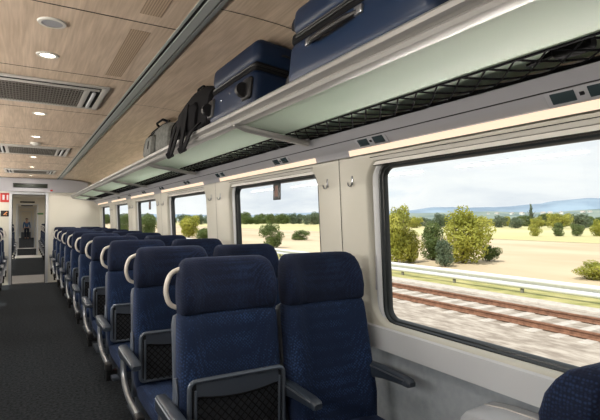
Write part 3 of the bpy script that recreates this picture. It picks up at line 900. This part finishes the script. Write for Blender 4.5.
# black backpack
t = luggage_root('backpack', .962, 3.14, 'black backpack whose straps hang down over the rack rail', 'backpack', z=1.978); t.scale = (1.0, 1.1, 1.02)
obj('body', blob([(-.35, .14, .13, .10, .11), (-.32, .14, .16, .15, .155), (-.18, .14, .182, .165, .18), (0, .14, .182, .165, .18), (.15, .14, .166, .16, .164), (.27, .14, .155, .15, .148), (.33, .14, .13, .11, .11), (.35, .14, .12, .06, .06)], p=4), M['black'], t)
obj('front_pocket', blob([(-.20, -.02, .13, .02, .06), (-.17, -.025, .13, .03, .10), (0, -.03, .13, .035, .105), (.11, -.03, .125, .03, .09), (.14, -.02, .12, .02, .05)], p=3.5), M['black'], t)
def strap(pts, w, name='strap', mt=None, par=None, th=.0035):
    bm = bmesh.new(); pts = [Vector(p) for p in pts]; R = []
    for i, p in enumerate(pts):
        d = (pts[min(i + 1, len(pts) - 1)] - pts[max(i - 1, 0)]).normalized()
        wv = Vector((0, 1, 0)); wv = (wv - d * wv.dot(d))
        if wv.length < .3: wv = Vector((1, 0, 0)) - d * d.x
        wv.normalize(); nv = d.cross(wv)
        R.append([p + wv * w / 2 + nv * th, p - wv * w / 2 + nv * th, p - wv * w / 2 - nv * th, p + wv * w / 2 - nv * th])
    loft(bm, R); return obj(name, bm, mt or M['black'], par or t)
def arc(pts, k=4):
    return rpath(pts, .09, k)
strap(arc([(-.012, .16, .24), (-.045, .17, .15), (-.072, .15, .02), (-.088, .13, -.085), (-.09, .06, -.10), (-.085, .02, -.02), (-.060, .03, .10)]), .055, th=.005)
strap(arc([(-.055, -.06, .22), (-.066, -.10, .12), (-.074, -.11, .02), (-.090, -.14, -.09), (-.09, -.21, -.095), (-.083, -.28, 0), (-.035, -.30, .07)]), .055, th=.005)
bm = bmesh.new(); tube(bm, rpath([(.05, .02, .335), (.03, .02, .375), (.03, -.10, .378), (.05, -.10, .335)], .04), .008, n=6); obj('top_loop', bm, M['black'], t)
strap(arc([(.0, .24, .22), (-.04, .30, .16), (-.05, .26, .06), (-.03, .22, .04)]), .02)
# grey holdall
t = luggage_root('duffel_bag', .975, 4.25, 'grey fabric bag with dark zip at the far end of the luggage', 'bag', z=1.975); t.scale = (1.05, 1.12, 1.10)
obj('body', blob([(-.42, .13, .13, .09, .08), (-.40, .13, .14, .13, .12), (-.2, .13, .15, .15, .148), (.1, .13, .148, .15, .145), (.28, .13, .135, .145, .132), (.36, .13, .12, .11, .09), (.38, .13, .11, .06, .05)]), M['greybag'], t)
obj('side_pocket', blob([(-.12, -.01, .11, .02, .05), (-.10, -.015, .11, .035, .08), (.10, -.018, .11, .038, .085), (.20, -.01, .11, .03, .07), (.22, 0, .11, .015, .04)], p=4), M['greybag'], t)
strap(arc([(-.024, .12, .03), (-.052, .12, .08), (-.05, .11, .16), (-.02, .10, .225), (.10, .10, .302)]), .03)
strap(arc([(-.024, -.02, .03), (-.052, -.02, .08), (-.05, -.02, .16), (-.02, -.02, .225), (.10, -.02, .304)]), .03)
bm = bmesh.new(); tube(bm, rpath([(.03, -.30, .28), (-.012, -.1, .245), (-.012, .1, .24), (.03, .28, .24)], .08), .006, n=6); obj('zip', bm, M['black'], t)
bm = bmesh.new(); tube(bm, rpath([(.08, -.14, .30), (.02, -.12, .325), (.02, .10, .325), (.08, .14, .30)], .06), .010, n=6); obj('handle', bm, M['black'], t)
# small pouch in the net
t = tag(empty('pouch', (1.31, .72, 1.908)), 'small black pouch with strap lying in the rack netting at upper right', 'pouch')
obj('body', blob([(-.055, 0, .018, .015, .012), (-.045, 0, .02, .026, .02), (0, 0, .022, .032, .023), (.045, 0, .02, .026, .02), (.055, 0, .018, .012, .010)]), M['black'], t)
strap([(0, .05, .025), (0, .09, .012), (.01, .14, .010)], .02, par=t)

# ------------------------------------------------------------------ distant person in the aisle
def skin_body(name, joints, edges, mt, parent, sub=2):
    me = bpy.data.meshes.new(name); me.from_pydata([j[0] for j in joints], edges, [])
    o = link(name, me, mt, parent)
    s = o.modifiers.new('skin', 'SKIN'); s.use_smooth_shade = True
    for v, j in zip(me.skin_vertices[0].data, joints): v.radius = (j[1], j[1] if len(j) < 3 else j[2])
    me.skin_vertices[0].data[0].use_root = True
    o.modifiers.new('sub', 'SUBSURF').levels = sub; o.modifiers['sub'].render_levels = sub
    return o
PY = 39.6
per = tag(empty('person', (.12, PY, 0)), 'distant person in dark blue clothes standing in the aisle beyond the doorways', 'person')
J = [((0, 0, .95), .13, .10), ((0, 0, 1.15), .12, .09), ((0, 0, 1.36), .15, .10), ((0, 0, 1.47), .05, .05), ((0, 0, 1.56), .08, .09), ((0, 0, 1.66), .085, .095), ((0, 0, 1.72), .05, .06),
     ((-.18, 0, 1.40), .055), ((-.23, .02, 1.13), .042), ((-.24, -.06, .88), .032), ((-.24, -.08, .80), .035),
     ((.18, 0, 1.40), .055), ((.23, .02, 1.13), .042), ((.24, -.06, .88), .032), ((.24, -.08, .80), .035),
     ((-.10, 0, .88), .09), ((-.10, -.01, .48), .06), ((-.10, .01, .10), .045), ((-.10, -.14, .04), .035),
     ((.10, 0, .88), .09), ((.10, -.01, .48), .06), ((.10, .01, .10), .045), ((.10, -.14, .04), .035)]
E = [(0, 1), (1, 2), (2, 3), (3, 4), (4, 5), (5, 6), (2, 7), (7, 8), (8, 9), (9, 10), (2, 11), (11, 12), (12, 13), (13, 14), (0, 15), (15, 16), (16, 17), (17, 18), (0, 19), (19, 20), (20, 21), (21, 22)]
per.scale = (.86, .86, .86)
skin_body('body', J, E, M['skin'], per)
JJ = [((0, 0, .93), .15, .12), ((0, 0, 1.15), .14, .115), ((0, 0, 1.36), .17, .12), ((0, 0, 1.44), .07, .07), ((-.19, 0, 1.40), .07), ((-.235, .02, 1.13), .056), ((-.245, -.05, .90), .045), ((.19, 0, 1.40), .07), ((.235, .02, 1.13), .056), ((.245, -.05, .90), .045)]
skin_body('jacket', JJ, [(0, 1), (1, 2), (2, 3), (2, 4), (4, 5), (5, 6), (2, 7), (7, 8), (8, 9)], M['cloth_blue'], per)
JT = [((0, 0, .96), .145, .115), ((-.10, 0, .86), .105), ((-.10, -.01, .48), .075), ((-.10, .01, .10), .06), ((.10, 0, .86), .105), ((.10, -.01, .48), .075), ((.10, .01, .10), .06)]
skin_body('trousers', JT, [(0, 1), (1, 2), (2, 3), (0, 4), (4, 5), (5, 6)], M['cloth_dark'], per)
bm = bmesh.new(); bmesh.ops.create_uvsphere(bm, u_segments=16, v_segments=10, radius=.105)
for v in list(bm.verts):
    if v.co.z < -.02 and v.co.y < .02: bm.verts.remove(v)
bmesh.ops.translate(bm, vec=(0, .012, 1.665), verts=bm.verts); obj('hair', bm, M['hair'], per)
bm = bmesh.new()
for x in (-.032, .032): bmesh.ops.create_uvsphere(bm, u_segments=8, v_segments=6, radius=.012, matrix=Matrix.Translation((x, -.092, 1.635)))
obj('eyes', bm, M['white'], per)

# ------------------------------------------------------------------ outside
GZ = -1.12
ball = noisy('ballast_stone', (.24, .195, .16), (.46, .40, .345), 3, .9, detail=8, bump=.4, bscale=30, lo=.36, hi=.66, stretch=(2.2, .8, 1))
verge = noisy('dry_verge_grass', (.24, .24, .07), (.48, .42, .18), 1.3, .95, detail=8, lo=.35, hi=.65)
field = noisy('stubble_field', (.44, .345, .225), (.58, .46, .32), .12, .95, detail=10, lo=.35, hi=.65, stretch=(1, .5, 1))
def ground(name, prof, mt, y0, y1, label=None, cat=None, kind='structure'):
    bm = bmesh.new(); extrude_y(bm, prof, y0, y1, closed=False)
    o = obj(name, bm, mt); o['kind'] = kind
    if label: o['label'] = label; o['category'] = cat
    return o
for s in (1,):
    ground('ballast', [(-2.2, GZ - .15), (1.2, GZ - .15), (5, GZ - .12), (9.6, GZ - .05), (13.2, GZ - .05), (14.0, GZ - .1)], ball, -30, 420, 'pale brown ballast stones beside and between the rails', 'gravel', 'stuff')
ground('ground_verge', [(14.0, GZ - .1), (17.2, GZ - .25), (19, GZ - .50), (21, GZ - .60)], verge, -30, 420, 'dry yellow green grass on the verge past the barrier', 'grass', 'stuff')
ground('ground_field', [(21, GZ - .60), (40, GZ - .6), (400, GZ - .6)], field, -200, 700)
ground('ground_meadow', [(400, GZ - .6), (4000, GZ + 2)], noisy('far_meadow', (.22, .27, .10), (.42, .38, .18), .01, .95), -1500, 5000)
ground('ground_left', [(-2.2, GZ - .15), (-20, GZ - .4), (-1500, GZ - .4)], field, -700, 900)
FZ = GZ - .6
# green strip of meadow before the hedge line
bm = bmesh.new()
def quad_at(p): bm.faces.new([bm.verts.new(v) for v in p])
quad_at([(62, -60, FZ + .03), (400, -200, FZ + .03), (400, 620, FZ + .03), (70, 420, FZ + .03)])
struct(obj('ground_far_field', bm, noisy('pale_field', (.48, .42, .21), (.54, .52, .27), .02, .95), smooth=False))

# track
trk = tag(empty('railway_track', (11.4, 20, GZ)), 'railway track parallel to the train, brown rails on pale sleepers', 'railway track')
rprof = [(-.036, .155), (.036, .155), (.036, .12), (.010, .105), (.010, .03), (.07, .015), (.07, 0), (-.07, 0), (-.07, .015), (-.010, .03), (-.010, .105), (-.036, .12)]
rust = noisy('rusty_rail', (.16, .075, .045), (.26, .13, .08), 8, .7)
for x in (-.82, .82):
    bm = bmesh.new(); extrude_y(bm, [(x + a, b_ - .03) for a, b_ in rprof], -30, 380); obj('rail', bm, rust, trk)
    
conc = noisy('sleeper_concrete', (.42, .375, .335), (.52, .47, .425), 6, .85)
sl = bpy.data.meshes.new('sleeper'); b2 = bx(-1.28, 1.28, -.13, .13, -.12, .0, bev=.02); b2.to_mesh(sl); b2.free(); sl.materials.append(conc)
for k in range(90):
    o = bpy.data.objects.new('sleeper', sl); col.objects.link(o); o.parent = trk; o.location = (0, -22 + .62 * k, -.032)
# cable trough slabs
bm = bmesh.new(); box(bm, 13.75, 14.35, -20, 300, GZ - .3, GZ - .02, bev=.02); tag(obj('concrete_kerb', bm, conc), 'pale concrete kerb between the track and the road barrier', 'kerb')
# guard rail
gr = tag(empty('guard_rail', (16, 30, FZ)), 'long pale steel guard rail beyond the track', 'guard rail')
zt = HZ - 2.17 - FZ
wp = [(0, zt), (-.06, zt - .04), (-.06, zt - .15), (.0, zt - .19), (0, zt - .24), (-.06, zt - .28), (-.06, zt - .38), (0, zt - .42), (.012, zt - .42), (.012, zt)]
gm = mat('galvanised_steel', (.68, .69, .71), .5, metal=.1); gp = mat('weathered_post', (.2, .19, .16), .7)
bm = bmesh.new(); extrude_y(bm, wp, -50, 330); obj('beam', bm, gm, gr, sharp=60)
pp = bpy.data.meshes.new('post'); b2 = bx(.012, .10, -.05, .05, -.1, zt - .05); b2.to_mesh(pp); b2.free(); pp.materials.append(gp)
for k in range(36):
    o = bpy.data.objects.new('post', pp); col.objects.link(o); o.parent = gr; o.location = (0, -32 + 3.2 * k, 0)

# trees
def leaf_mat(name, c1, c2):
    m = noisy(name, c1, c2, 2.0, .8, detail=3, lo=.35, hi=.7); N, L, b = nodes(m)
    tr = N.new('ShaderNodeBsdfTranslucent'); tr.inputs[0].default_value = (*[min(1, q * 1.4) for q in c2], 1)
    mx = N.new('ShaderNodeMixShader'); mx.inputs[0].default_value = .3
    L.new(b.outputs[0], mx.inputs[1]); L.new(tr.outputs[0], mx.inputs[2]); L.new(mx.outputs[0], N['Material Output'].inputs[0])
    return m
LM = {'yellow': leaf_mat('yellow_green_leaves', (.20, .22, .03), (.44, .42, .08)), 'green': leaf_mat('green_leaves', (.07, .11, .03), (.16, .20, .06)), 'dark': leaf_mat('dark_leaves', (.08, .12, .075), (.17, .21, .13))}
bark = noisy('bark', (.09, .06, .04), (.16, .11, .08), 8, .9)
def crown_mesh(seed, kind='round', n=2600, leaf=.045):
    rnd = random.Random(seed); bm = bmesh.new()
    blobs = []
    if kind == 'round':
        for k in range(16):
            a = rnd.uniform(0, 2 * PI); q = rnd.uniform(.0, .33); z = rnd.uniform(.10, .80)
            q *= 1.15 - abs(z - .45)
            blobs.append((q * math.cos(a), q * math.sin(a), z, rnd.uniform(.12, .21)))
        blobs.append((0, 0, .5, .3)); blobs.append((.1, .1, .22, .22)); blobs.append((-.15, -.05, .24, .22)); blobs.append((.02, -.18, .22, .2))
    elif kind == 'cone':
        for k in range(12):
            z = k / 12 * .9 + .06; blobs.append((rnd.uniform(-.02, .02), rnd.uniform(-.02, .02), z, .13 * (1.05 - z) + .02))
    else:
        for k in range(14):
            a = rnd.uniform(0, 2 * PI); z = rnd.uniform(.15, .93); q = rnd.uniform(.08, .42) * (1.2 - z)
            blobs.append((q * math.cos(a), q * math.sin(a), z, rnd.uniform(.07, .13)))
    tot = sum(b_[3] ** 2 for b_ in blobs)
    for bx_, by_, bz_, br_ in blobs:
        for k in range(int(n * br_ ** 2 / tot)):
            v = Vector((rnd.gauss(0, 1), rnd.gauss(0, 1), rnd.gauss(0, 1))).normalized()
            p = Vector((bx_, by_, bz_)) + v * br_ * rnd.uniform(.72, 1.05)
            if p.z < .02: continue
            nrm = (v + Vector((rnd.gauss(0, .5), rnd.gauss(0, .5), rnd.gauss(0, .5)))).normalized()
            a = nrm.orthogonal().normalized(); a.rotate(Matrix.Rotation(rnd.uniform(0, 6.28), 3, nrm)); b_ = nrm.cross(a)
            s = leaf * rnd.uniform(.6, 1.3)
            bm.faces.new([bm.verts.new(p + a * s), bm.verts.new(p + b_ * s * .6), bm.verts.new(p - a * s), bm.verts.new(p - b_ * s * .6)])
    me = bpy.data.meshes.new('crown'); bm.to_mesh(me); bm.free(); return me
def trunk_mesh(seed):
    rnd = random.Random(seed); bm = bmesh.new()
    tube(bm, [(0, 0, -.03), (.01, 0, .15), (-.01, .01, .35), (0, 0, .6)], [.035, .026, .02, .008], n=7)
    for k in range(5):
        a = rnd.uniform(0, 6.28); z = rnd.uniform(.2, .45)
        tube(bm, [(0, 0, z), (.12 * math.cos(a), .12 * math.sin(a), z + .12), (.22 * math.cos(a), .22 * math.sin(a), z + .26)], [.014, .009, .004], n=5)
    me = bpy.data.meshes.new('trunk'); bm.to_mesh(me); bm.free(); me.materials.append(bark); return me
CR = {}
for kd, sd in (('round', 3), ('round', 11), ('round', 23), ('cone', 4), ('sparse', 5)):
    for lm in ('yellow', 'green', 'dark'):
        if kd == 'cone' and lm != 'dark': continue
        me = crown_mesh(sd, kd, n=5200 if kd == 'round' else 2000, leaf=.026 if kd == 'round' else .028); me.materials.append(LM[lm]); CR.setdefault((kd, lm), []).append(me)
TK = [trunk_mesh(1), trunk_mesh(2)]
def tree(px, d, h, w, kd, lm, label, group=None, name='tree', cat='tree', base=FZ, var=0):
    x, y = at(px, d)
    t = tag(empty(name, (x, y, base), random.uniform(0, 6.28)), label, cat, group)
    ms = CR[(kd, lm)]
    c = link('crown', ms[var % len(ms)], None, t); c.scale = (w / .95, w / .95, h)
    k = link('trunk', TK[var % 2], None, t); k.scale = (h * .9, h * .9, h * .95)
    return t
tree(463, 33.5, 4.3, 4.3, 'round', 'yellow', 'big yellow green tree beyond the barrier in the nearest window')
tree(433, 36, 3.1, 2.8, 'round', 'green', 'low green bush left of the big yellow green tree', name='bush', cat='bush', var=1)
tree(445, 31, 2.2, 1.7, 'round', 'dark', 'dark low bush under the left side of the big yellow green tree', name='bush', cat='bush', var=2)
tree(396, 33, 5.0, 2.6, 'round', 'yellow', 'tall thin tree at the left edge of the nearest window', var=2)
tree(410, 34, 2.6, 2.2, 'round', 'yellow', 'pale bush at the foot of the tall thin tree', name='bush', cat='bush', var=1)
tree(489, 35, 1.5, 1.8, 'round', 'green', 'dark green bush at the right foot of the big yellow green tree', name='bush', cat='bush', var=2)
tree(594, 24.5, 1.05, 2.4, 'round', 'yellow', 'low yellow green shrub by the barrier at the right frame edge', name='bush', cat='bush')
for q, (px, w, h, lm) in enumerate(((535, 2.6, 2.4, 'yellow'), (558, 2.7, 2.7, 'green'), (577, 3.0, 2.8, 'green'), (598, 3.6, 3.3, 'yellow'))):
    tree(px, 85, h, w, 'round', lm, ['yellowish round bush below the tall conifer in the field', 'green round bush next right of the yellowish one in the field', 'green round bush, third of the row in the field', 'yellow green bush at the right end of the row in the field'][q], 'round bushes in the field', name='bush', cat='bush', var=q)
tree(531, 200, 10.5, 8, 'cone', 'dark', 'tall dark narrow conifer standing above the distant treeline')
tree(272, 51, 2.9, 2.8, 'round', 'green', 'green bush in front of the field in the second window', name='bush', cat='bush', var=1)
tree(300, 70, 1.6, 3.4, 'round', 'green', 'low hedge bush right of the green bush in the second window', name='bush', cat='bush', var=1)
tree(189, 80, 4.6, 4.8, 'round', 'yellow', 'round yellow green tree in the third window', var=2)
tree(203, 70, 2.2, 3.2, 'round', 'green', 'low green bush right of the round tree in the third window', name='bush', cat='bush', var=2)
tree(148, 90, 4.0, 5.0, 'round', 'green', 'green tree in the fourth window', var=1)
tree(124, 110, 4.5, 5.0, 'round', 'green', 'green tree in the fifth window', var=1)
rnd = random.Random(5)
k = 0
for px0, px1, n in ((392, 600, 30), (236, 322, 14), (172, 210, 6), (104, 158, 7)):
    for i in range(n):
        px = px0 + (px1 - px0) * (i + rnd.uniform(.2, .8)) / n
        d = rnd.uniform(150, 210) if px0 > 350 else rnd.uniform(250, 330); h = rnd.uniform(3.9, 5.8) * (1 if px0 > 350 else 1.35) + (1.0 if 545 < px < 585 else 0)
        tree(px, d, h, h * rnd.uniform(1.0, 1.5), 'round', rnd.choice(['dark', 'dark', 'green', 'yellow'] if px > 392 else ['dark', 'green']), 'small distant tree in the treeline across the fields', 'trees of the distant treeline', var=k); k += 1
# village
hw = mat('house_wall', (.72, .70, .66), .8); hr = mat('house_roof', (.42, .36, .33), .8)
hm = bpy.data.meshes.new('walls'); b2 = bx(-6, 6, -4, 4, -6, 4.5); b2.to_mesh(hm); b2.free(); hm.materials.append(hw)
rm = bpy.data.meshes.new('roof'); b2 = bmesh.new()
v = [b2.verts.new(p) for p in ((-6.4, -4.4, 4.4), (6.4, -4.4, 4.4), (6.4, 4.4, 4.4), (-6.4, 4.4, 4.4), (-6.4, 0, 7), (6.4, 0, 7))]
for f in ((0, 1, 5, 4), (2, 3, 4, 5), (0, 4, 3), (1, 2, 5), (3, 2, 1, 0)): b2.faces.new([v[i] for i in f])
b2.to_mesh(rm); b2.free(); rm.materials.append(hr)
for i, px in enumerate((488, 497, 512, 522, 543, 550, 561, 583, 590)):
    d = 1410; x, y = at(px, d)
    t = tag(empty('house', (x, y, 13 + .06 * (px - 480)), rnd.uniform(0, 3)), 'tiny white house of the village below the hills', 'house', 'white houses below the hills')
    link('walls', hm, None, t); link('roof', rm, None, t)
# hills
hill = noisy('wooded_hill_hazed', (.16, .22, .30), (.25, .33, .42), .004, .95, detail=6)  # bluish-grey base colour stands in for aerial haze
def ridge(name, d, prof, thick, mt):
    bm = bmesh.new(); rows = []
    cols_ = []
    for i, (px, yy) in enumerate(prof):
        pts = []
        zt_ = HZ + (219 - yy) / F * d
        for j, (dd, fz) in enumerate(((-thick, 0), (-thick * .6, .35), (-thick * .3, .75), (0, 1), (thick * .5, .7), (thick, 0))):
            x, y = at(px, d + dd); x2, y2 = x, y
            z = -10 + (zt_ + 10) * fz
            pts.append(bm.verts.new((x2, y2, z)))
        cols_.append(pts)
    for a, b_ in zip(cols_, cols_[1:]):
        for j in range(5): bm.faces.new((a[j], a[j + 1], b_[j + 1], b_[j]))
    return struct(obj(name, bm, mt))
def interp(pts, step=6):
    out = []
    for (x0, y0), (x1, y1) in zip(pts, pts[1:]):
        n = max(1, int((x1 - x0) / step))
        for i in range(n):
            t = i / n; tt = t * t * (3 - 2 * t); out.append((x0 + (x1 - x0) * t, y0 + (y1 - y0) * tt + rnd.uniform(-.25, .25)))
    return out + [pts[-1]]
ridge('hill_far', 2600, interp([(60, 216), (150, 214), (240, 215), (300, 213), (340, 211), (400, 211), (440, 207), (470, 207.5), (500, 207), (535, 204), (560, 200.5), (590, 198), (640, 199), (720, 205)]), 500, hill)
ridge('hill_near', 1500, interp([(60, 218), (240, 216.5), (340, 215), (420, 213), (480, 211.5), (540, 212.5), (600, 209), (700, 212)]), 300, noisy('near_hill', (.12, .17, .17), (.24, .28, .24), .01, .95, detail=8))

# ------------------------------------------------------------------ light
sun = bpy.data.lights.new('sun', 'SUN'); sun.energy = 5.2; sun.angle = math.radians(1.2); sun.color = (1, .95, .86)
so = bpy.data.objects.new('sun', sun); col.objects.link(so)
d = Vector((1, .35, -1.45)).normalized()      # direction of travel of the light
so.rotation_euler = d.to_track_quat('-Z', 'Y').to_euler()
w = bpy.data.worlds.new('world'); sc.world = w; w.use_nodes = True; N = w.node_tree.nodes; L = w.node_tree.links
bg = N['Background']
tc = N.new('ShaderNodeTexCoord'); mp = N.new('ShaderNodeMapping'); mp.inputs['Scale'].default_value = (1, 1, 3.4)
L.new(tc.outputs['Generated'], mp.inputs[0])
nz = N.new('ShaderNodeTexNoise'); nz.inputs['Scale'].default_value = 2.6; nz.inputs['Detail'].default_value = 8; nz.inputs['Roughness'].default_value = .58; nz.inputs['Distortion'].default_value = .3
L.new(mp.outputs[0], nz.inputs['Vector'])
cr = N.new('ShaderNodeValToRGB'); e = cr.color_ramp.elements
e[0].position = .30; e[0].color = (.72, .82, .94, 1); e[1].position = .64; e[1].color = (.76, .80, .87, 1)
q = e.new(.42); q.color = (1.0, 1.0, 1.0, 1); q = e.new(.52); q.color = (.93, .945, .97, 1)
L.new(nz.outputs[0], cr.inputs[0])
L.new(cr.outputs[0], bg.inputs[0]); bg.inputs[1].default_value = 1.05
sc.view_settings.view_transform = 'Standard'; sc.view_settings.look = 'None'; sc.view_settings.gamma = 1; sc.view_settings.exposure = 0
cy = sc.cycles
cy.use_denoising = True; cy.max_bounces = 7; cy.diffuse_bounces = 4; cy.glossy_bounces = 3; cy.transparent_max_bounces = 12; cy.sample_clamp_indirect = 4
cy.use_light_tree = True
